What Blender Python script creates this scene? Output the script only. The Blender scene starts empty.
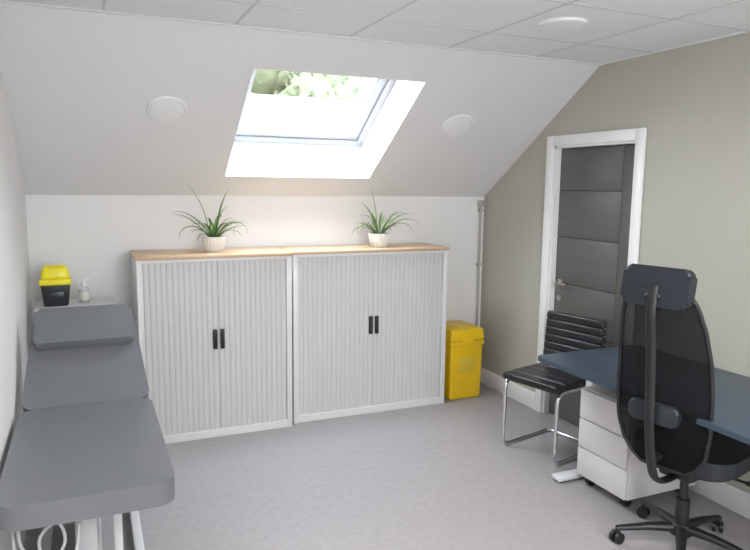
import bpy, bmesh, math, random
from mathutils import Vector, Matrix, noise
random.seed(4)
pi=math.pi
# ---------------------------------------------------------------- materials
def mat(name, col, rough=0.5, metal=0.0, spec=0.5, nscale=0, namt=0.0, bump=0.0, bscale=200, stretch=None, alpha=None, coat=0.0, detail=3):
    m=bpy.data.materials.get(name)
    if m: return m
    m=bpy.data.materials.new(name); m.use_nodes=True
    nt=m.node_tree; b=nt.nodes["Principled BSDF"]
    b.inputs["Base Color"].default_value=(*col,1)
    b.inputs["Roughness"].default_value=rough
    b.inputs["Metallic"].default_value=metal
    b.inputs["Specular IOR Level"].default_value=spec
    if coat: b.inputs["Coat Weight"].default_value=coat
    tc=nt.nodes.new("ShaderNodeTexCoord")
    src=tc.outputs["Object"]
    if stretch:
        mp=nt.nodes.new("ShaderNodeMapping"); mp.inputs["Scale"].default_value=stretch
        nt.links.new(src,mp.inputs["Vector"]); src=mp.outputs["Vector"]
    if nscale:
        n=nt.nodes.new("ShaderNodeTexNoise"); n.inputs["Scale"].default_value=nscale; n.inputs["Detail"].default_value=detail
        nt.links.new(src,n.inputs["Vector"])
        r=nt.nodes.new("ShaderNodeValToRGB")
        r.color_ramp.elements[0].position=0.3; r.color_ramp.elements[1].position=0.7
        r.color_ramp.elements[0].color=tuple(c*(1-namt) for c in col)+(1,)
        r.color_ramp.elements[1].color=tuple(min(1,c*(1+namt)) for c in col)+(1,)
        nt.links.new(n.outputs["Fac"],r.inputs["Fac"]); nt.links.new(r.outputs["Color"],b.inputs["Base Color"])
    if bump:
        n2=nt.nodes.new("ShaderNodeTexNoise"); n2.inputs["Scale"].default_value=bscale; n2.inputs["Detail"].default_value=4
        nt.links.new(src,n2.inputs["Vector"])
        bp=nt.nodes.new("ShaderNodeBump"); bp.inputs["Strength"].default_value=bump; bp.inputs["Distance"].default_value=0.002
        nt.links.new(n2.outputs["Fac"],bp.inputs["Height"]); nt.links.new(bp.outputs["Normal"],b.inputs["Normal"])
    if alpha is not None: b.inputs["Alpha"].default_value=alpha
    return m
def emis(name,col,s):
    m=bpy.data.materials.new(name); m.use_nodes=True
    b=m.node_tree.nodes["Principled BSDF"]; b.inputs["Base Color"].default_value=(*col,1)
    b.inputs["Emission Color"].default_value=(*col,1); b.inputs["Emission Strength"].default_value=s
    return m
def s2l(r,g,b):
    f=lambda c:(c/255/12.92 if c/255<=0.04045 else ((c/255+0.055)/1.055)**2.4)
    return (f(r),f(g),f(b))
M_white=mat("paint_white",(0.80,0.79,0.785),0.6,bump=0.15,bscale=300,nscale=3,namt=0.01)
M_slope=mat("paint_white_slope",(0.77,0.765,0.77),0.6,bump=0.15,bscale=300,nscale=3,namt=0.01)
M_beige=mat("paint_sage_beige",(0.43,0.42,0.362),0.6,bump=0.15,bscale=300,nscale=3,namt=0.01)
M_tile=mat("ceiling_tile",(0.80,0.80,0.805),0.8,bump=0.5,bscale=350,nscale=400,namt=0.05)
M_grid=mat("ceiling_grid_metal",(0.58,0.58,0.59),0.5)
M_trimw=mat("gloss_white_trim",(0.84,0.84,0.84),0.35)
M_upvc=mat("window_frame_white",(0.62,0.65,0.71),0.35)
M_gasket=mat("window_gasket",(0.32,0.33,0.36),0.5)
M_cabw=mat("cabinet_white_melamine",(0.74,0.73,0.73),0.45,bump=0.05)
M_slat=mat("tambour_slat",(0.60,0.587,0.583),0.45)
M_slatgap=mat("tambour_core",(0.55,0.54,0.54),0.6)
M_oak=mat("oak_laminate",s2l(198,168,136),0.45,nscale=14,namt=0.10,stretch=(0.6,8,8))
M_black=mat("black_plastic",(0.010,0.010,0.012),0.42)
M_mesh=mat("black_mesh_fabric",(0.005,0.005,0.006),0.9,spec=0.15,alpha=0.94)
M_navy=mat("navy_upholstery",(0.011,0.015,0.022),0.45,bump=0.3,bscale=500)
M_lumb=mat("slate_plastic",(0.018,0.022,0.028),0.4)
M_leather=mat("black_leather",(0.014,0.014,0.016),0.3,bump=0.25,bscale=180)
M_chrome=mat("chrome",(0.75,0.75,0.76),0.12,metal=1)
M_vinyl=mat("grey_vinyl",(0.150,0.156,0.167),0.28,bump=0.4,bscale=260,nscale=6,namt=0.04)
M_steelw=mat("powder_coat_white",(0.62,0.62,0.63),0.4)
M_steelg=mat("powder_coat_grey",(0.42,0.43,0.44),0.4)
M_desk=mat("desk_blue_linoleum",(0.040,0.062,0.088),0.35,nscale=30,namt=0.06)
M_ped=mat("pedestal_white",(0.66,0.64,0.625),0.4)
M_yel=mat("yellow_plastic",(0.80,0.52,0.010),0.35)
M_yel2=mat("yellow_lid_plastic",(0.85,0.74,0.02),0.3)
M_lab2=mat("bin_label",(0.70,0.50,0.04),0.5)
M_bin=mat("sharps_body_dark",(0.018,0.022,0.028),0.35)
M_label=mat("paper_label",(0.75,0.74,0.68),0.6)
M_pot=mat("ceramic_white",(0.74,0.73,0.70),0.35)
M_soil=mat("soil",(0.04,0.025,0.015),0.9,nscale=60,namt=0.4)
M_clear=mat("clear_gel_bottle",(0.70,0.74,0.76),0.15,alpha=0.6)
M_handle=mat("brushed_steel",(0.6,0.58,0.55),0.25,metal=1)
M_cable=mat("cable_grey",(0.45,0.45,0.46),0.5)
M_pipe=mat("pipe_grey",(0.42,0.40,0.38),0.5)
M_trunk=mat("bark",(0.05,0.035,0.025),0.9)
M_leafout=mat("foliage",(0.044,0.060,0.029),0.8,nscale=2.5,namt=0.5)
M_render=mat("pale_roof_sheet",(0.038,0.045,0.052),0.7,nscale=6,namt=0.25,stretch=(0.6,1,4))
# floor
M_floor=mat("vinyl_floor",(0.350,0.325,0.334),0.5,nscale=26,namt=0.06,bump=0.3,bscale=260,detail=15)
# door wood
M_door=mat("grey_wood_veneer",(0.108,0.104,0.097),0.45,nscale=7,namt=0.10,stretch=(1,1.0,18),detail=6)
M_doorv=mat("grey_wood_veneer_v",(0.104,0.100,0.094),0.45,nscale=7,namt=0.08,stretch=(1,18,1.0),detail=6)
M_groove=mat("door_groove",(0.03,0.03,0.03),0.6)
# spider plant leaf
def leafmat():
    m=bpy.data.materials.new("spider_plant_leaf"); m.use_nodes=True; nt=m.node_tree
    b=nt.nodes["Principled BSDF"]; b.inputs["Roughness"].default_value=0.45
    tc=nt.nodes.new("ShaderNodeUVMap"); sp=nt.nodes.new("ShaderNodeSeparateXYZ")
    nt.links.new(tc.outputs[0],sp.inputs[0])
    r=nt.nodes.new("ShaderNodeValToRGB"); e=r.color_ramp.elements
    e[0].position=0.0; e[0].color=(0.08,0.18,0.04,1); e[1].position=1.0; e[1].color=(0.08,0.18,0.04,1)
    a=e.new(0.36); a.color=(0.07,0.16,0.035,1); a=e.new(0.42); a.color=(0.34,0.42,0.20,1)
    a=e.new(0.58); a.color=(0.34,0.42,0.20,1); a=e.new(0.64); a.color=(0.07,0.16,0.035,1)
    nt.links.new(sp.outputs["X"],r.inputs[0]); nt.links.new(r.outputs[0],b.inputs["Base Color"])
    return m
M_leaf=leafmat()
def glassmat():
    m=bpy.data.materials.new("window_glass"); m.use_nodes=True; nt=m.node_tree
    for n in list(nt.nodes): nt.nodes.remove(n)
    o=nt.nodes.new("ShaderNodeOutputMaterial"); mx=nt.nodes.new("ShaderNodeMixShader")
    t=nt.nodes.new("ShaderNodeBsdfTransparent"); t.inputs[0].default_value=(0.97,0.99,1,1)
    g=nt.nodes.new("ShaderNodeBsdfGlossy"); g.inputs["Roughness"].default_value=0.02
    mx.inputs[0].default_value=0.07
    nt.links.new(t.outputs[0],mx.inputs[1]); nt.links.new(g.outputs[0],mx.inputs[2]); nt.links.new(mx.outputs[0],o.inputs[0])
    return m
M_glass=glassmat()
# ---------------------------------------------------------------- builder
class Obj:
    def __init__(s,name): s.name=name; s.v=[]; s.f=[]; s.mi=[]; s.mats=[]; s.uv={}
    def idx(s,m):
        if m not in s.mats: s.mats.append(m)
        return s.mats.index(m)
    def add(s,bm,m,M=None):
        if M is not None: bm.transform(M)
        bmesh.ops.recalc_face_normals(bm,faces=bm.faces)
        o=len(s.v); bm.verts.ensure_lookup_table(); bm.verts.index_update()
        s.v+=[v.co.copy() for v in bm.verts]; k=s.idx(m)
        for f in bm.faces: s.f.append([o+v.index for v in f.verts]); s.mi.append(k)
        bm.free()
    def raw(s,vs,fs,m,M=None,uvs=None):
        o=len(s.v); k=s.idx(m)
        s.v+=[(M@Vector(v)) if M is not None else Vector(v) for v in vs]
        for f in fs:
            if uvs: s.uv[len(s.f)]=[uvs[i] for i in f]
            s.f.append([o+i for i in f]); s.mi.append(k)
    def box(s,x0,x1,y0,y1,z0,z1,m,bev=0,seg=2,M=None):
        bm=bmesh.new(); bmesh.ops.create_cube(bm,size=1)
        for v in bm.verts: v.co=Vector(((x0+x1)/2+v.co.x*(x1-x0),(y0+y1)/2+v.co.y*(y1-y0),(z0+z1)/2+v.co.z*(z1-z0)))
        if bev: bmesh.ops.bevel(bm,geom=bm.edges[:],offset=bev,segments=seg,profile=0.5,affect='EDGES',clamp_overlap=True)
        s.add(bm,m,M)
    def rslab(s,L,W,T,rc,bev,m,M=None,seg=3,n=8,taper=None):
        """rounded-plan slab centred in XY, z 0..T"""
        bm=bmesh.new(); pts=[]
        for cx,cy,a0 in ((L/2-rc,W/2-rc,0),(-L/2+rc,W/2-rc,pi/2),(-L/2+rc,-W/2+rc,pi),(L/2-rc,-W/2+rc,1.5*pi)):
            for i in range(n+1):
                a=a0+pi/2*i/n; pts.append([cx+rc*math.cos(a),cy+rc*math.sin(a)])
        if taper:
            for p in pts: p[0]*=1+(taper-1)*(p[1]/W+0.5)
        lo=[bm.verts.new((x,y,0)) for x,y in pts]; hi=[bm.verts.new((x,y,T)) for x,y in pts]
        N=len(pts); bm.faces.new(hi); bm.faces.new(lo[::-1])
        for i in range(N): bm.faces.new((lo[i],lo[(i+1)%N],hi[(i+1)%N],hi[i]))
        es=[e for e in bm.edges if abs(e.verts[0].co.z-e.verts[1].co.z)<1e-6]
        if bev: bmesh.ops.bevel(bm,geom=es,offset=bev,segments=seg,profile=0.5,affect='EDGES',clamp_overlap=True)
        s.add(bm,m,M)
    def cyl(s,p0,p1,r0,r1,m,seg=24,M=None):
        p0=Vector(p0);p1=Vector(p1); d=p1-p0; bm=bmesh.new()
        bmesh.ops.create_cone(bm,cap_ends=True,segments=seg,radius1=r0,radius2=r1,depth=d.length)
        T=Matrix.Translation((p0+p1)/2)@d.to_track_quat('Z','Y').to_matrix().to_4x4()
        s.add(bm,m,(M@T) if M is not None else T)
    def tube(s,pts,r,m,seg=12,M=None,closed=False,ry=None,up=None):
        pts=[Vector(p) for p in pts]; n=len(pts)
        rs=r if isinstance(r,(list,tuple)) else [r]*n
        rys=ry if isinstance(ry,(list,tuple)) else ([ry]*n if ry else rs)
        tg=[]
        for i in range(n):
            a=pts[i-1] if (i>0 or closed) else pts[0]; b=pts[(i+1)%n] if (i<n-1 or closed) else pts[-1]
            tg.append((b-a).normalized())
        u=Vector(up) if up else (Vector((0,0,1)) if abs(tg[0].z)<0.9 else Vector((1,0,0)))
        u=(u-tg[0]*u.dot(tg[0])).normalized(); vs=[];fs=[]
        for i in range(n):
            if up: u=Vector(up)
            u=(u-tg[i]*u.dot(tg[i])).normalized(); w=tg[i].cross(u)
            for k in range(seg):
                a=2*pi*k/seg; vs.append(pts[i]+u*math.cos(a)*rs[i]+w*math.sin(a)*rys[i])
        for i in range(n if closed else n-1):
            j=(i+1)%n
            for k in range(seg):
                k2=(k+1)%seg; fs.append((i*seg+k,i*seg+k2,j*seg+k2,j*seg+k))
        if not closed: fs.append(tuple(range(seg))[::-1]); fs.append(tuple((n-1)*seg+k for k in range(seg)))
        s.raw(vs,fs,m,M)
    def lathe(s,prof,m,c=(0,0,0),seg=40,flute=0,nfl=24,M=None):
        vs=[];fs=[]
        for r,z in prof:
            for k in range(seg):
                a=2*pi*k/seg; rr=r*(1-flute*(0.5+0.5*math.cos(nfl*a))) if flute else r
                vs.append((c[0]+rr*math.cos(a),c[1]+rr*math.sin(a),c[2]+z))
        for i in range(len(prof)-1):
            for k in range(seg):
                k2=(k+1)%seg; fs.append((i*seg+k,i*seg+k2,(i+1)*seg+k2,(i+1)*seg+k))
        if prof[0][0]>1e-4: fs.append(tuple(range(seg))[::-1])
        if prof[-1][0]>1e-4: fs.append(tuple((len(prof)-1)*seg+k for k in range(seg)))
        s.raw(vs,fs,m,M)
    def finish(s,ang=38,M=None,flat=False):
        me=bpy.data.meshes.new(s.name); me.from_pydata([tuple(v) for v in s.v],[],s.f)
        for m in s.mats: me.materials.append(m)
        for i,p in enumerate(me.polygons): p.material_index=s.mi[i]; p.use_smooth=not flat
        if s.uv:
            ul=me.uv_layers.new(name="UVMap")
            for pi_,uvs in s.uv.items():
                for li,uv in zip(me.polygons[pi_].loop_indices,uvs): ul.data[li].uv=uv
        me.validate(); 
        if not flat: me.set_sharp_from_angle(angle=math.radians(ang))
        ob=bpy.data.objects.new(s.name,me); bpy.context.scene.collection.objects.link(ob)
        if M is not None: ob.matrix_world=M
        return ob
def fillet(pts,r,n=6):
    pts=[Vector(p) for p in pts]; out=[pts[0]]
    for i in range(1,len(pts)-1):
        a,b,c=pts[i-1],pts[i],pts[i+1]; d1=(a-b).normalized(); d2=(c-b).normalized()
        rr=min(r,(a-b).length*0.45,(c-b).length*0.45); p0=b+d1*rr; p2=b+d2*rr
        for k in range(n+1):
            t=k/n; out.append(p0*(1-t)**2+b*2*t*(1-t)+p2*t*t)
    out.append(pts[-1]); return out
def catmull(pts,n=6):
    P=[Vector(p) for p in pts]; out=[]
    for i in range(len(P)-1):
        p0=P[max(i-1,0)];p1=P[i];p2=P[i+1];p3=P[min(i+2,len(P)-1)]
        for k in range(n):
            t=k/n; out.append(0.5*((2*p1)+(p2-p0)*t+(2*p0-5*p1+4*p2-p3)*t*t+(3*p1-p0-3*p2+p3)*t**3))
    out.append(P[-1]); return out
T=Matrix.Translation; R=lambda a,ax: Matrix.Rotation(math.radians(a),4,ax)
# ---------------------------------------------------------------- room
XL,XR,YB,YF=-0.347,3.03,4.69,-1.8
ZK,ZC,YS=1.57,2.43,3.40
o=Obj("floor"); o.box(XL-0.1,XR+0.25,YF-0.1,YB+0.1,-0.1,0,M_floor); o.finish(flat=True)
o=Obj("wall_back"); o.box(XL-0.1,XR+0.1,YB,YB+0.3,0,ZK,M_white); o.finish(flat=True)
o=Obj("wall_left"); o.box(XL-0.2,XL,YF-0.2,YB+0.3,0,2.9,M_white); o.finish(flat=True)
fx0,fx1,fz0,fz1=0.75,1.95,1.0,2.05
o=Obj("wall_front"); o.box(XL,fx0,YF-0.2,YF,0,2.9,M_white); o.box(fx1,XR,YF-0.2,YF,0,2.9,M_white)
o.box(fx0,fx1,YF-0.2,YF,0,fz0,M_white); o.box(fx0,fx1,YF-0.2,YF,fz1,2.9,M_white); o.finish(flat=True)
o=Obj("fill_window")  # unseen window added behind the camera for fill daylight
for (a0,a1,c0,c1) in ((fx0,fx0+0.06,fz0,fz1),(fx1-0.06,fx1,fz0,fz1),(fx0+0.06,fx1-0.06,fz0,fz0+0.06),(fx0+0.06,fx1-0.06,fz1-0.06,fz1),((fx0+fx1)/2-0.03,(fx0+fx1)/2+0.03,fz0+0.06,fz1-0.06)):
    o.box(a0,a1,YF-0.15,YF-0.09,c0,c1,M_trimw,0.004)
o.box(fx0+0.05,fx1-0.05,YF-0.125,YF-0.12,fz0+0.05,fz1-0.05,M_glass); o.box(fx0-0.04,fx1+0.04,YF-0.09,YF+0.06,fz0-0.025,fz0,M_trimw,0.005)
o.finish()
DY0,DY1,DZ=3.045,3.815,1.945   # door opening
o=Obj("wall_right")
o.box(XR,XR+0.2,YF-0.2,DY0,0,2.9,M_beige); o.box(XR,XR+0.2,DY1,YB+0.3,0,2.9,M_beige); o.box(XR,XR+0.2,DY0,DY1,DZ,2.9,M_beige)
o.box(XR+0.2,XR+0.25,DY0-0.1,DY1+0.1,0,2.2,M_beige)  # backing added behind the door to stop light leaking in
o.finish(flat=True)
o=Obj("ceiling"); o.box(XL,XR,YF,YS,ZC,ZC+0.2,M_tile)
for k in range(6):
    x=0.71+0.6*(k-1)
    if XL<x<XR: o.box(x-0.006,x+0.006,YF,YS-0.03,ZC-0.002,ZC+0.001,M_grid)
y=2.96
while y>YF: o.box(XL,XR,y-0.006,y+0.006,ZC-0.002,ZC+0.001,M_grid); y-=0.6
o.finish(flat=True)
o=Obj("trim_ceiling_edge"); o.box(XL,XR,YS-0.03,YS+0.004,ZC-0.006,ZC+0.002,M_trimw); o.box(XL,XR,YS-0.036,YS-0.03,ZC-0.003,ZC+0.002,M_grid); o.finish(flat=True)
o=Obj("trim_wall_angle"); o.box(XR-0.02,XR,YF,YS,ZC-0.004,ZC+0.002,M_trimw); o.finish(flat=True)
# slope (local frame: x, v up-slope, n outward)
sl=Vector((0,YS-YB,ZC-ZK)).normalized(); nn=Vector((0,sl.z,-sl.y)); L=math.hypot(YB-YS,ZC-ZK)
SM=Matrix(((1,0,0,0),(0,sl.y,nn.y,YB),(0,sl.z,nn.z,ZK),(0,0,0,1)))
wx0,wx1,wv0,wv1=0.86,1.905,0.24,1.267; D=0.30
o=Obj("ceiling_slope")
o.box(XL,wx0,-0.3,L+0.22,0,D,M_slope,M=SM); o.box(wx1,XR,-0.3,L+0.22,0,D,M_slope,M=SM)
o.box(wx0,wx1,-0.3,wv0,0,D,M_slope,M=SM); o.box(wx0,wx1,wv1,L+0.22,0,D,M_slope,M=SM)
o.finish(flat=True)
def ring(o,x0,x1,v0,v1,w,n0,n1,m,bev=0.004,wb=None,wt=None):
    wb=wb or w; wt=wt or w
    o.box(x0,x0+w,v0,v1,n0,n1,m,bev,M=SM); o.box(x1-w,x1,v0,v1,n0,n1,m,bev,M=SM)
    o.box(x0+w,x1-w,v0,v0+wb,n0,n1,m,bev,M=SM); o.box(x0+w,x1-w,v1-wt,v1,n0,n1,m,bev,M=SM)
o=Obj("window_1")
ring(o,wx0-0.03,wx1+0.03,wv0-0.03,wv1+0.03,0.075,D-0.012,D+0.07,M_upvc)
ring(o,wx0+0.042,wx1-0.042,wv0+0.042,wv1-0.042,0.008,D+0.0,D+0.07,M_gasket,0)
ring(o,wx0+0.05,wx1-0.05,wv0+0.05,wv1-0.05,0.075,D+0.005,D+0.07,M_upvc,wb=0.09)
ring(o,wx0+0.123,wx1-0.123,wv0+0.138,wv1-0.123,0.008,D+0.02,D+0.06,M_gasket,0)
o.box(wx0+0.12,wx1-0.12,wv0+0.13,wv1-0.12,D+0.045,D+0.051,M_glass,M=SM)
o.box(wx0+0.2,wx1-0.2,wv1-0.115,wv1-0.095,D-0.025,D-0.012,M_handle,0.004,M=SM)
o.finish()
# portal for sampling sky
def portal(name,sx,sy,c,zz,xx):
    li=bpy.data.lights.new(name,"AREA"); li.shape='RECTANGLE'; li.size=sx; li.size_y=sy; li.cycles.is_portal=True
    lo=bpy.data.objects.new(name,li); bpy.context.scene.collection.objects.link(lo)
    yy=zz.cross(xx)
    lo.matrix_world=Matrix(((xx.x,yy.x,zz.x,c.x),(xx.y,yy.y,zz.y,c.y),(xx.z,yy.z,zz.z,c.z),(0,0,0,1)))
portal("skylight_portal",wx1-wx0,wv1-wv0,SM@Vector(((wx0+wx1)/2,(wv0+wv1)/2,D+0.09)),nn,Vector((1,0,0)))
portal("fill_window_portal",fx1-fx0,fz1-fz0,Vector(((fx0+fx1)/2,YF-0.21,(fz0+fz1)/2)),Vector((0,-1,0)),Vector((1,0,0)))
# baseboards
def bb(name,x0,x1,y0,y1):
    o=Obj(name); o.box(x0,x1,y0,y1,0,0.13,M_trimw,0.004); o.finish()
bb("baseboard_back",XL,XR,YB-0.018,YB); bb("baseboard_left",XL,XL+0.018,YF,YB-0.018)
bb("baseboard_right",XR-0.018,XR,DY1+0.068,YB-0.018); bb("baseboard_right_near",XR-0.018,XR,YF,DY0-0.068)
# door
o=Obj("trim_door_architrave")
o.box(XR-0.02,XR,DY0-0.065,DY0+0.005,0,DZ+0.065,M_trimw,0.005); o.box(XR-0.02,XR,DY1-0.005,DY1+0.065,0,DZ+0.065,M_trimw,0.005)
o.box(XR-0.02,XR,DY0+0.005,DY1-0.005,DZ-0.005,DZ+0.065,M_trimw,0.005)
o.box(XR,XR+0.2,DY0-0.001,DY0+0.02,0,DZ,M_trimw); o.box(XR,XR+0.2,DY1-0.02,DY1+0.001,0,DZ,M_trimw); o.box(XR,XR+0.2,DY0,DY1,DZ-0.02,DZ+0.001,M_trimw)
o.finish()
o=Obj("door_1")
a,b=DY0+0.021,DY1-0.021; x0=XR+0.045; x1=XR+0.09
st=0.13
o.box(x0,x1,a,a+st,0.004,DZ-0.022,M_doorv,0.002)
zs=[0.004,0.335,0.66,0.985,1.31,1.635,DZ-0.022]
for i in range(6):
    o.box(x0,x1,a+st+0.0025,b,zs[i]+0.0025,zs[i+1]-0.0025,M_door,0.002)
o.box(x0+0.006,x1-0.004,a+st-0.01,b-0.002,0.01,DZ-0.026,M_groove)
hy=b-0.06; hz=0.985
o.box(x0-0.007,x0+0.001,hy-0.024,hy+0.024,hz-0.024,hz+0.024,M_handle,0.002)
o.tube(fillet([(x0,hy,hz),(x0-0.05,hy,hz),(x0-0.05,hy-0.12,hz)],0.015),0.0095,M_handle)
o.cyl((x0-0.006,hy,hz-0.11),(x0+0.001,hy,hz-0.11),0.024,0.024,M_handle)
for z in (0.25,1.0,1.72): o.cyl((x0-0.004,a-0.001,z-0.05),(x0-0.004,a-0.001,z+0.05),0.006,0.006,M_handle,12)
o.finish()
# round plates
def disc(name,M,r):
    o=Obj(name); o.lathe([(r,0.0),(r,-0.006),(r*0.97,-0.012),(r*0.88,-0.014),(r*0.86,-0.010)],M_trimw,seg=56)
    o.lathe([(r*0.87,-0.0103),(r*0.83,-0.0105)],M_grid,seg=56)
    o.lathe([(r*0.84,-0.010),(r*0.83,-0.014),(r*0.6,-0.018),(0.0001,-0.020)],M_trimw,seg=56)
    o.finish(M=M)
def sm(x,y): 
    v=(YB-y)/(-sl.y); return SM@T((x,v,0))
disc("ceiling_speaker",sm(0.44,3.95),0.112); disc("ceiling_speaker",sm(2.316,3.95),0.112)
disc("ceiling_speaker",T((2.11,2.64,ZC)),0.112)
# conduit pipe
o=Obj("conduit_pipe"); o.tube([(2.985,4.665,0.13),(2.985,4.665,1.50)],0.009,M_pipe); 
for z in (0.4,1.0,1.45): o.box(2.968,3.002,4.65,YB,z,z+0.02,M_pipe,0.003)
o.box(2.964,3.006,4.65,YB,1.49,1.54,M_pipe,0.004)
o.finish()
# ---------------------------------------------------------------- cabinets
def cabinet(x0,x1,yf,yb):
    o=Obj("tambour_cupboard"); H=1.185; fw=0.035
    o.box(x0,x0+0.02,yf,yb,0.0,H,M_cabw,0.002); o.box(x1-0.02,x1,yf,yb,0.0,H,M_cabw,0.002)
    o.box(x0+0.02,x1-0.02,yb-0.015,yb,0.02,H,M_cabw)
    o.box(x0+0.02,x1-0.02,yf+0.002,yb-0.015,0.035,0.055,M_cabw,0.002)
    o.box(x0+0.02,x1-0.02,yf+0.008,yf+0.026,0.0,0.035,M_cabw,0.001)
    o.box(x0+0.02,x1-0.02,yf+0.002,yf+0.035,H-0.02,H,M_cabw,0.001)
    o.box(x0+0.02,x0+fw,yf+0.001,yf+0.03,0.055,H-0.02,M_cabw,0.002); o.box(x1-fw,x1-0.02,yf+0.001,yf+0.03,0.055,H-0.02,M_cabw,0.002)
    # slats
    xa,xb=x0+fw+0.002,x1-fw-0.002; mid=(xa+xb)/2; n=int(round((mid-xa)/0.036))
    for s0,s1 in ((xa,mid-0.002),(mid+0.002,xb)):
        p=(s1-s0)/n
        for i in range(n):
            c=s0+(i+0.5)*p; w=p/2
            prof=[(-w,0.0042),(-w*0.90,0.0012),(-w*0.75,0.0),(w*0.75,0.0),(w*0.90,0.0012),(w,0.0042)]
            vs=[(c+px,yf+0.010+py,z) for z in (0.056,H-0.021) for px,py in prof]
            k=len(prof); o.raw(vs,[(j,j+1,k+j+1,k+j) for j in range(k-1)],M_slat)
    o.box(xa,xb,yf+0.0165,yf+0.024,0.056,H-0.021,M_slatgap)
    for sx in (-1,1):
        cx=mid+sx*0.023
        o.box(cx-0.013,cx+0.013,yf-0.010,yf+0.012,0.595,0.725,M_black,0.006,3)
        o.box(cx-0.004,cx+0.004,yf-0.016,yf-0.008,0.61,0.71,M_black,0.003)
    o.box(x0-0.008,x1+0.008,yf-0.012,yb+0.003,H,H+0.02,M_oak,0.003)
    o.finish(30)
cabinet(0.262,1.236,4.215,4.665); cabinet(1.262,2.456,4.265,4.665)
# ---------------------------------------------------------------- plants
def plant(x,y,z,seed,specials):
    rnd=random.Random(seed); o=Obj("potted_spider_plant")
    o.lathe([(0.052,0),(0.058,0.003),(0.072,0.045),(0.078,0.09),(0.079,0.102),(0.072,0.102),(0.070,0.085),(0.0001,0.085)],M_pot,(x,y,z),seg=144,flute=0.05,nfl=24)
    o.lathe([(0.069,0.086),(0.0001,0.092)],M_soil,(x,y,z))
    def leaf(az,L,th0,droop,w):
        p=Vector((x+0.02*math.cos(az),y+0.02*math.sin(az),z+0.085)); th=th0; N=14; pts=[p.copy()]; ths=[th]
        for i in range(N):
            th-=droop*((i+1)/N)**1.2/N*2
            p=p+Vector((math.cos(az)*math.cos(th),math.sin(az)*math.cos(th),math.sin(th)))*L/N
            p.z=max(p.z,z+0.012)
            if p.y>4.66:p.y=4.66
            pts.append(p.copy()); ths.append(th)
        vs=[];fs=[];uv=[]; side=Vector((-math.sin(az),math.cos(az),0))
        for i,q in enumerate(pts):
            t=i/N; ww=w*(0.55+0.9*t if t<0.35 else 0.865*(1-((t-0.35)/0.65)**2)+0.02)
            up=Vector((-math.cos(az)*math.sin(ths[i]),-math.sin(az)*math.sin(ths[i]),math.cos(ths[i])))
            vs+=[q-side*ww+up*ww*0.5,q,q+side*ww+up*ww*0.5]; uv+=[(0,t),(0.5,t),(1,t)]
            if i<N: b=i*3; fs+=[(b,b+1,b+4,b+3),(b+1,b+2,b+5,b+4)]
        o.raw(vs,fs,M_leaf,uvs=uv)
    for sp in specials: leaf(math.radians(sp[0]),sp[1],math.radians(sp[2]),sp[3],0.0115)
    for i in range(22):
        leaf(rnd.uniform(0,2*pi),rnd.uniform(0.15,0.27),math.radians(rnd.uniform(35,85)),rnd.uniform(0.8,2.3),rnd.uniform(0.008,0.0115))
    o.finish(60)
plant(0.765,4.43,1.205,3,[(185,0.34,60,1.3),(170,0.40,80,0.6),(30,0.36,80,0.5),(200,0.30,48,2.4),(-20,0.30,60,2.8),(-60,0.28,65,3.0),(190,0.33,50,0.9)])
plant(1.965,4.43,1.205,8,[(165,0.36,88,0.3),(190,0.30,75,0.8),(5,0.34,52,1.2),(-10,0.36,48,1.9),(20,0.33,60,1.5),(200,0.27,50,2.6),(-30,0.3,50,2.4)])
# ---------------------------------------------------------------- yellow clinical bin
o=Obj("clinical_waste_bin")
bx,by=2.665,4.46
def taperbox(o,cx,cy,z0,z1,w0,d0,w1,d1,bev,m):
    bm=bmesh.new(); bmesh.ops.create_cube(bm,size=1)
    for v in bm.verts:
        t=v.co.z>0; v.co=Vector((cx+v.co.x*(w1 if t else w0),cy+v.co.y*(d1 if t else d0),z1 if t else z0))
    bmesh.ops.bevel(bm,geom=bm.edges[:],offset=bev,segments=4,profile=0.5,affect='EDGES'); o.add(bm,m)
taperbox(o,bx,by,0.0,0.455,0.275,0.32,0.29,0.34,0.018,M_yel)
o.box(bx-0.152,bx+0.152,by-0.178,by+0.178,0.43,0.462,M_yel,0.008)
o.box(bx-0.142,bx+0.142,by-0.165,by+0.165,0.46,0.470,M_lab2,0.002)
taperbox(o,bx,by,0.468,0.56,0.305,0.36,0.288,0.34,0.016,M_yel)
o.box(bx-0.10,bx+0.10,by-0.13,by+0.10,0.556,0.566,M_yel,0.004)
o.box(bx-0.05,bx+0.05,by-0.190,by-0.17,0.445,0.490,M_yel,0.006)
o.box(bx-0.075,bx+0.075,by-0.170,by-0.160,0.22,0.34,M_lab2,0.002)
for sx in(-1,1): o.box(bx+sx*0.155-0.008,bx+sx*0.155+0.008,by-0.05,by+0.05,0.40,0.43,M_yel,0.004)
o.finish()
# ---------------------------------------------------------------- side table with items
o=Obj("side_table")
tx0,tx1,ty0,ty1,tz=-0.305,0.135,4.21,4.60,0.91
o.rslab(tx1-tx0,ty1-ty0,0.022,0.02,0.004,M_cabw,T(((tx0+tx1)/2,(ty0+ty1)/2,tz-0.022)))
for x in (tx0+0.03,tx1-0.03):
    for y in (ty0+0.03,ty1-0.03):
        o.box(x-0.014,x+0.014,y-0.014,y+0.014,0,tz-0.022,M_steelw,0.003)
for z in (0.25,0.84):
    o.box(tx0+0.03,tx1-0.03,ty0+0.018,ty0+0.042,z,z+0.04,M_steelw,0.002); o.box(tx0+0.03,tx1-0.03,ty1-0.042,ty1-0.018,z,z+0.04,M_steelw,0.002)
    o.box(tx0+0.018,tx0+0.042,ty0+0.03,ty1-0.03,z,z+0.04,M_steelw,0.002); o.box(tx1-0.042,tx1-0.018,ty0+0.03,ty1-0.03,z,z+0.04,M_steelw,0.002)
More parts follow.
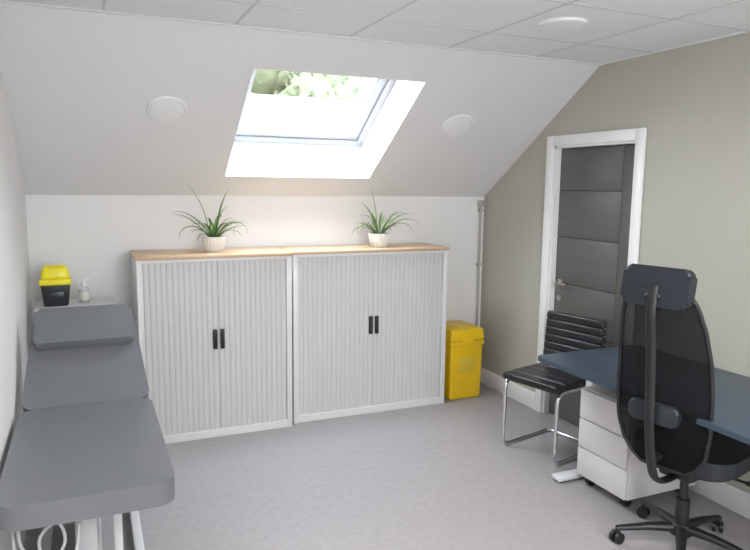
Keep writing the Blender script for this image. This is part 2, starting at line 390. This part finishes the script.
o.box(tx0+0.03,tx1-0.03,ty0+0.03,ty1-0.03,0.27,0.288,M_cabw,0.002)
o.finish()
o=Obj("sharps_bin")
cx,cy=-0.19,4.40
taperbox(o,cx,cy,tz,tz+0.135,0.135,0.11,0.16,0.13,0.012,M_bin)
taperbox(o,cx,cy,tz+0.13,tz+0.165,0.175,0.145,0.175,0.145,0.008,M_yel2)
taperbox(o,cx,cy,tz+0.16,tz+0.240,0.165,0.135,0.135,0.11,0.022,M_yel2)
o.tube(fillet([(cx-0.05,cy-0.04,tz+0.228),(cx-0.05,cy-0.04,tz+0.246),(cx+0.05,cy-0.04,tz+0.246),(cx+0.05,cy-0.04,tz+0.228)],0.012),0.004,M_yel2)
o.box(cx-0.045,cx+0.045,cy-0.066,cy-0.062,tz+0.03,tz+0.09,M_bin,0.001)
o.finish()
o=Obj("hand_gel_bottle"); c=(-0.035,4.43,tz)
o.lathe([(0.026,0),(0.029,0.004),(0.029,0.08),(0.026,0.092),(0.013,0.102),(0.012,0.11)],M_clear,c,24)
o.lathe([(0.0145,0.106),(0.0145,0.122),(0.006,0.126),(0.005,0.142),(0.0001,0.142)],M_trimw,c,20)
o.box(c[0]-0.008,c[0]+0.034,c[1]-0.008,c[1]+0.008,tz+0.140,tz+0.150,M_trimw,0.003)
o.lathe([(0.0297,0.02),(0.0297,0.07)],M_label,c,24)
o.finish()
# ---------------------------------------------------------------- treatment couch
o=Obj("treatment_couch")
zt=0.605; th=0.085; XC=-0.034; CW=0.575
yc0,yc1=2.32,3.335
o.rslab(CW,yc1-yc0,th,0.075,0.034,M_vinyl,T((XC,(yc0+yc1)/2,zt-th)),seg=7,n=10)
a=37.5; BL=0.585
BMx=T((XC,3.35,zt-0.008))@R(a,'X')
o.rslab(CW,BL,th,0.06,0.034,M_vinyl,BMx@T((0,BL/2,-th)),seg=7,n=10,taper=0.85)
# head pillow
o.rslab(0.472,0.235,0.064,0.025,0.024,M_vinyl,BMx@T((0,BL-0.116,-0.004)),seg=6)
# ply boards & frame
o.box(-0.27,0.20,yc0+0.06,yc1-0.03,zt-th-0.018,zt-th+0.002,M_black,0.003)
o.box(-0.22,0.22,0.02,BL-0.06,-th-0.018,-th+0.002,M_black,0.003,M=BMx)
for x in (-0.23,0.15):
    o.box(x-0.018,x+0.018,yc0+0.12,yc1+0.02,zt-th-0.058,zt-th-0.018,M_steelw,0.004)
    o.box(x-0.015+0.035,x+0.015+0.035,0.02,BL-0.15,-th-0.045,-th-0.018,M_steelw,0.004,M=BMx)
    o.box(x-0.02,x+0.02,2.45,4.0,0.03,0.07,M_steelw,0.005)
    for y in (2.5,3.95):
        o.cyl((x,y,0),(x,y,0.03),0.024,0.018,M_black)
for y in (2.55,3.2):
    o.box(-0.23,0.15,y-0.018,y+0.018,zt-th-0.056,zt-th-0.02,M_steelw,0.004)
for y in (2.50,3.92): o.box(-0.23,0.15,y-0.02,y+0.02,0.03,0.07,M_steelw,0.005)
o.box(-0.088,-0.012,2.47,2.55,0.05,zt-th-0.04,M_steelg,0.008); o.box(-0.075,-0.025,3.52,3.58,0.05,zt-0.03,M_steelg,0.008)
o.box(-0.10,0.0,2.9,3.4,0.07,0.16,M_steelw,0.01)
o.tube([(-0.05,3.3,0.14),(-0.05,2.75,zt-th-0.05)],0.018,M_steelg); o.tube([(-0.05,3.4,0.12),(-0.05,3.68,0.70)],0.016,M_steelg)
o.box(0.044,0.076,2.62,2.65,0.05,zt-th-0.04,M_steelw,0.004)
o.tube(catmull([(0.14,2.5,zt-th-0.03),(0.20,2.45,zt-th-0.035),(0.215,2.40,zt-th-0.02)]),0.006,M_chrome)
o.tube(catmull([(-0.26,2.40,0.49),(-0.25,2.42,0.40),(-0.18,2.42,0.33),(-0.12,2.42,0.40),(-0.14,2.42,0.48),(-0.20,2.42,0.42),(-0.16,2.44,0.25),(-0.05,2.42,0.15)],8),0.006,M_cable)
o.tube(catmull([(-0.28,2.45,0.49),(-0.27,2.42,0.35),(-0.20,2.40,0.24),(-0.10,2.40,0.32),(-0.07,2.43,0.46)],8),0.006,M_cable)
o.finish(50)
# ---------------------------------------------------------------- desk
o=Obj("desk")
dx0,dx1,dy0,dy1,dz=2.252,2.995,1.25,2.915,0.73
o.rslab(dx1-dx0,dy1-dy0,0.025,0.03,0.004,M_desk,T(((dx0+dx1)/2,(dy0+dy1)/2,dz-0.025)))
for y in (dy1-0.07,dy0+0.12):
    o.box(dx0+0.12,dx1-0.04,y-0.035,y+0.035,0.008,0.035,M_steelw,0.008,3)
    o.box(dx0+0.33,dx0+0.41,y-0.03,y+0.03,0.03,dz-0.06,M_steelw,0.006)
    o.box(dx0+0.06,dx1-0.06,y-0.025,y+0.025,dz-0.055,dz-0.025,M_steelw,0.004)
    for x in (dx0+0.15,dx1-0.07): o.cyl((x,y,0),(x,y,0.012),0.022,0.022,M_black)
for x in (dx0+0.3,dx0+0.44): o.box(x-0.015,x+0.015,dy0+0.12,dy1-0.06,dz-0.05,dz-0.025,M_steelw,0.002)
o.finish()
# pedestal
o=Obj("drawer_pedestal")
px0,px1,py0,py1=2.475,2.985,2.425,2.79
o.box(px0+0.02,px1,py0,py1,0.055,0.56,M_ped,0.004)
zz_=[0.058,0.222,0.388,0.556]
for i in range(3):
    o.box(px0,px0+0.018,py0+0.002,py1-0.002,zz_[i]+0.003,zz_[i+1]-0.003,M_ped,0.003)
for x in (px0+0.06,px1-0.06):
    for y in (py0+0.05,py1-0.05):
        o.cyl((x,y-0.018,0.025),(x,y+0.018,0.025),0.025,0.025,M_black); o.box(x-0.02,x+0.02,y-0.012,y+0.012,0.03,0.056,M_black,0.003)
o.cyl((px0-0.002,py0+0.05,0.52),(px0+0.004,py0+0.05,0.52),0.009,0.009,M_handle)
o.finish()
# ---------------------------------------------------------------- office chair (local +x forward)
o=Obj("office_chair")
def lerpK(K,z,sm=False):
    for i in range(len(K)-1):
        if z<=K[i+1][0]:
            t=(z-K[i][0])/(K[i+1][0]-K[i][0])
            if sm: t=t*t*(3-2*t)*0.5+t*0.5
            return K[i][1]+(K[i+1][1]-K[i][1])*t
    return K[-1][1]
def prof(z): return lerpK([(0.45,-0.225),(0.52,-0.25),(0.62,-0.28),(0.75,-0.295),(0.9,-0.302),(1.05,-0.325),(1.24,-0.365)],z)
def wid(z): return lerpK([(0.45,0.10),(0.48,0.145),(0.55,0.185),(0.66,0.205),(0.8,0.208),(0.95,0.200),(1.08,0.183),(1.19,0.158),(1.24,0.125)],z,True)
NZ,NY=30,14; vs=[];fs=[]; z0_,z1_=0.45,1.24
def bp(u,v):
    z=z0_+(z1_-z0_)*v; w=wid(z); y=w*u
    return (prof(z)+0.035*(u*w/0.21)**2,y,z)
for i in range(NZ+1):
    for j in range(NY+1): vs.append(bp(-1+2*j/NY,i/NZ))
for i in range(NZ):
    for j in range(NY):
        b=i*(NY+1)+j; fs.append((b,b+1,b+NY+2,b+NY+1))
o.raw(vs,fs,M_mesh)
rim=[bp(-1,i/24) for i in range(25)]+[bp(-1+2*j/8,1) for j in range(1,8)]+[bp(1,1-i/24) for i in range(25)]+[bp(1-2*j/8,0) for j in range(1,8)]
o.tube(rim,0.009,M_black,10,closed=True)
# spine
sp=catmull([(0.02,0,0.385),(-0.18,0,0.38),(-0.28,0,0.42),(-0.325,0,0.52),(-0.355,0,0.66),(-0.368,0,0.80),(-0.385,0,1.0),(-0.410,0,1.15),(-0.40,0,1.27)],6)
o.tube(sp,0.012,M_black,12,ry=0.022,up=(0.9,0,0.2))
o.tube([(-0.405,0,1.17),(-0.36,0,1.19)],0.014,M_black,10,ry=0.03); o.tube([(-0.32,0,0.50),(-0.25,0,0.51)],0.018,M_black,10)
# lumbar
o.rslab(0.085,0.22,0.030,0.025,0.010,M_lumb,T((-0.34,0,0.72))@R(90,'Y'))
o.tube([(-0.36,0,0.72),(-0.31,0,0.72)],0.02,M_black,10)
# headrest
HM=T((-0.375,0,1.262))@R(100,'Y')
o.rslab(0.165,0.285,0.055,0.030,0.020,M_navy,HM@T((0,0,-0.02)),seg=5)
o.tube([(-0.405,0,1.22),(-0.365,0,1.26)],0.016,M_black,10,ry=0.035)
# seat
o.rslab(0.46,0.47,0.07,0.13,0.028,M_navy,T((0.08,0,0.43)),seg=5,n=10)
o.rslab(0.40,0.41,0.025,0.11,0.006,M_black,T((0.07,0,0.407)))
o.box(-0.10,0.12,-0.08,0.08,0.36,0.41,M_black,0.015,3)
o.tube([(0.05,-0.06,0.39),(0.05,-0.27,0.39)],0.006,M_black); o.rslab(0.03,0.06,0.01,0.008,0.002,M_black,T((0.05,-0.27,0.385)))
o.cyl((0,0,0.10),(0,0,0.24),0.032,0.030,M_black); o.cyl((0,0,0.24),(0,0,0.365),0.019,0.019,M_black)
o.lathe([(0.045,0.065),(0.05,0.075),(0.045,0.115),(0.034,0.125)],M_black,(0,0,0),28)
CH=R(15,'Z'); base_off=math.radians(150-15)
for k in range(5):
    a=base_off+k*2*pi/5; d=Vector((math.cos(a),math.sin(a),0))
    o.tube([d*0.03+Vector((0,0,0.098)),d*0.15+Vector((0,0,0.092)),d*0.29+Vector((0,0,0.072))],[0.022,0.018,0.012],M_black,12,ry=[0.027,0.022,0.016],up=(0,0,1))
    c=d*0.285; a2=a+0.6; sd=Vector((-math.sin(a2),math.cos(a2),0))
    for sgn in (-1,1):
        q=c+sd*sgn*0.016+Vector((0,0,0.027)); o.cyl(q-sd*0.008,q+sd*0.008,0.027,0.027,M_black,24)
    o.cyl(c+Vector((0,0,0.03)),c+Vector((0,0,0.078)),0.010,0.009,M_black,12)
    o.tube([c-sd*0.022+Vector((0,0,0.05)),c+Vector((0,0,0.056)),c+Vector((0,0,0.05))+sd*0.022],0.008,M_black,8)
o.finish(45,M=T((2.475,2.07,0))@CH)
# ---------------------------------------------------------------- guest chair (local +x forward)
o=Obj("cantilever_chair")
hw=0.20; r=0.0115
for s_ in (-1,1):
    y=s_*hw
    pts=[(-0.235,0,0.80),(-0.22,0,0.60),(-0.20,0,0.44),(0.20,0,0.445),(0.205,0,0.0115),(-0.23,0,0.0115)]
    pts=[(p[0],y,p[2]) for p in pts]
    if s_==-1: left=fillet(pts,0.06)
    else: right=fillet(pts,0.06)
full=left+[Vector((-0.25,-hw+0.03,0.0115)),Vector((-0.25,hw-0.03,0.0115))]+right[::-1]
o.tube(full,r,M_chrome,12)
o.tube([(0.12,-hw,0.438),(0.12,hw,0.438)],0.009,M_chrome); o.tube([(-0.14,-hw,0.435),(-0.14,hw,0.435)],0.009,M_chrome)
# seat: ribbed pad
n=5; Ls=0.44
for i in range(n):
    x=-0.215+Ls*(i+0.5)/n
    o.box(x-Ls/n/2-0.002,x+Ls/n/2+0.002,-0.208,0.208,0.450,0.498-(0.004 if i==n-1 else 0),M_leather,0.010,4)
o.box(-0.205,0.215,-0.20,0.20,0.446,0.492,M_leather,0.008)
# back: ribbed pad follows tilt
BM2=T((-0.210,0,0.54))@R(-5,'Y')
nb=6; Hb=0.30
for i in range(nb):
    z=Hb*(i+0.5)/nb
    o.box(-0.018,0.040,-0.214,0.214,z-Hb/nb/2-0.001,z+Hb/nb/2+0.001,M_leather,0.012,4,M=BM2)
o.box(-0.016,0.032,-0.207,0.207,0.006,Hb-0.006,M_leather,0.008,M=BM2)
o.finish(45,M=T((2.645,3.25,0))@R(194,'Z'))
# ---------------------------------------------------------------- fill light panels, added unseen behind the view
def panel(name,x,y,W):
    o=Obj(name); o.box(x-0.3,x+0.3,y-0.3,y+0.3,ZC-0.012,ZC-0.001,M_trimw,0.003)
    o.box(x-0.28,x+0.28,y-0.28,y+0.28,ZC-0.0145,ZC-0.0115,emis(name+"_diffuser",(1,0.99,0.97),2.0)); ob=o.finish()
    l=bpy.data.lights.new(name+"_lamp","AREA"); l.shape='SQUARE'; l.size=0.55; l.energy=W; l.color=(1.0,0.985,0.96)
    lo=bpy.data.objects.new("fill_lamp",l); bpy.context.scene.collection.objects.link(lo); lo.location=(x,y,ZC-0.02); lo.parent=ob
panel("fill_light_panel",1.61,0.86,28); panel("fill_light_panel",1.61,-0.94,24); panel("fill_light_panel",0.41,-0.34,31)
# ---------------------------------------------------------------- outside
o=Obj("ground_outside"); o.box(-30,30,5.3,50,-0.3,-0.05,M_leafout); o.finish(flat=True)
o=Obj("neighbouring_roof")
o.raw([(-8,13,0),(12,13,0),(12,13,2.2),(-8,13,2.2),(12,15,3.64),(-8,15,3.64),(-8,17,2.2),(12,17,2.2),(-8,17,0),(12,17,0)],
 [(0,1,2,3),(3,2,4,5),(5,4,7,6),(6,7,9,8),(0,3,5,6,8),(1,9,7,4,2)],M_render)
for i in range(20): o.box(-8+i,-7.95+i,0,2.46,0,0.03,M_render,M=T((0,13,2.2))@R(35.8,'X'))
o.finish(flat=True)
def tree(x,y,h,rr,seed):
    rnd=random.Random(seed); o=Obj("tree")
    o.tube([(x,y,-0.1),(x+0.1,y,h*0.4),(x,y,h*0.7)],[0.22,0.16,0.08],M_trunk,10)
    for k in range(9):
        c=Vector((x+rnd.uniform(-rr,rr)*0.6,y+rnd.uniform(-rr,rr)*0.5,h*0.62+rnd.uniform(-0.32,0.3)*h)); q=rr*rnd.uniform(0.4,0.62)
        bm=bmesh.new(); bmesh.ops.create_icosphere(bm,subdivisions=3,radius=q)
        for v in bm.verts: v.co*=1+0.35*noise.noise(v.co*2.2+c); v.co+=c
        o.add(bm,M_leafout)
        for j in range(700):
            d=Vector((rnd.gauss(0,1),rnd.gauss(0,1),rnd.gauss(0,1))).normalized(); p=c+d*q*rnd.uniform(0.9,1.2)
            e=Vector((rnd.gauss(0,1),rnd.gauss(0,1),rnd.gauss(0,1))).normalized()*0.10; f=e.cross(d).normalized()*0.05
            o.raw([p-e,p-f,p+e,p+f],[(0,1,2,3)],M_leafout)
    o.finish(180)
tree(0.5,19,7,2.6,1); tree(4.0,20,7.5,2.8,2); tree(7.6,19,7,2.6,3); tree(-3,20,7,2.6,5); tree(2.2,21,7,2.4,6); tree(5.9,21,7,2.4,7)
# ---------------------------------------------------------------- world
w=bpy.data.worlds.new("sky"); bpy.context.scene.world=w; w.use_nodes=True; nt=w.node_tree
bg=nt.nodes["Background"]; bg.inputs["Strength"].default_value=26
tc=nt.nodes.new("ShaderNodeTexCoord"); sp_=nt.nodes.new("ShaderNodeSeparateXYZ"); r_=nt.nodes.new("ShaderNodeValToRGB")
nt.links.new(tc.outputs["Generated"],sp_.inputs[0]); nt.links.new(sp_.outputs["Z"],r_.inputs[0]); nt.links.new(r_.outputs[0],bg.inputs[0])
r_.color_ramp.elements[0].color=(0.97,0.98,1,1); r_.color_ramp.elements[1].color=(0.90,0.95,1,1)
# ---------------------------------------------------------------- camera
f=660.0
Yc=Vector((-290,94,-f)).normalized(); Xc=Vector((1525,72,-f)).normalized(); Xc=(Xc-Yc*Xc.dot(Yc)).normalized(); Zc=Xc.cross(Yc)
cam=bpy.data.cameras.new("camera"); cam.sensor_width=36; cam.lens=f/750*36; cam.clip_start=0.05
co=bpy.data.objects.new("camera",cam); bpy.context.scene.collection.objects.link(co)
M=Matrix((Xc,Yc,Zc)).to_4x4(); M.translation=Vector((0,0,1.66)); co.matrix_world=M
bpy.context.scene.camera=co
vs_=bpy.context.scene.view_settings; vs_.view_transform='Standard'; vs_.look='None'; vs_.exposure=0.12
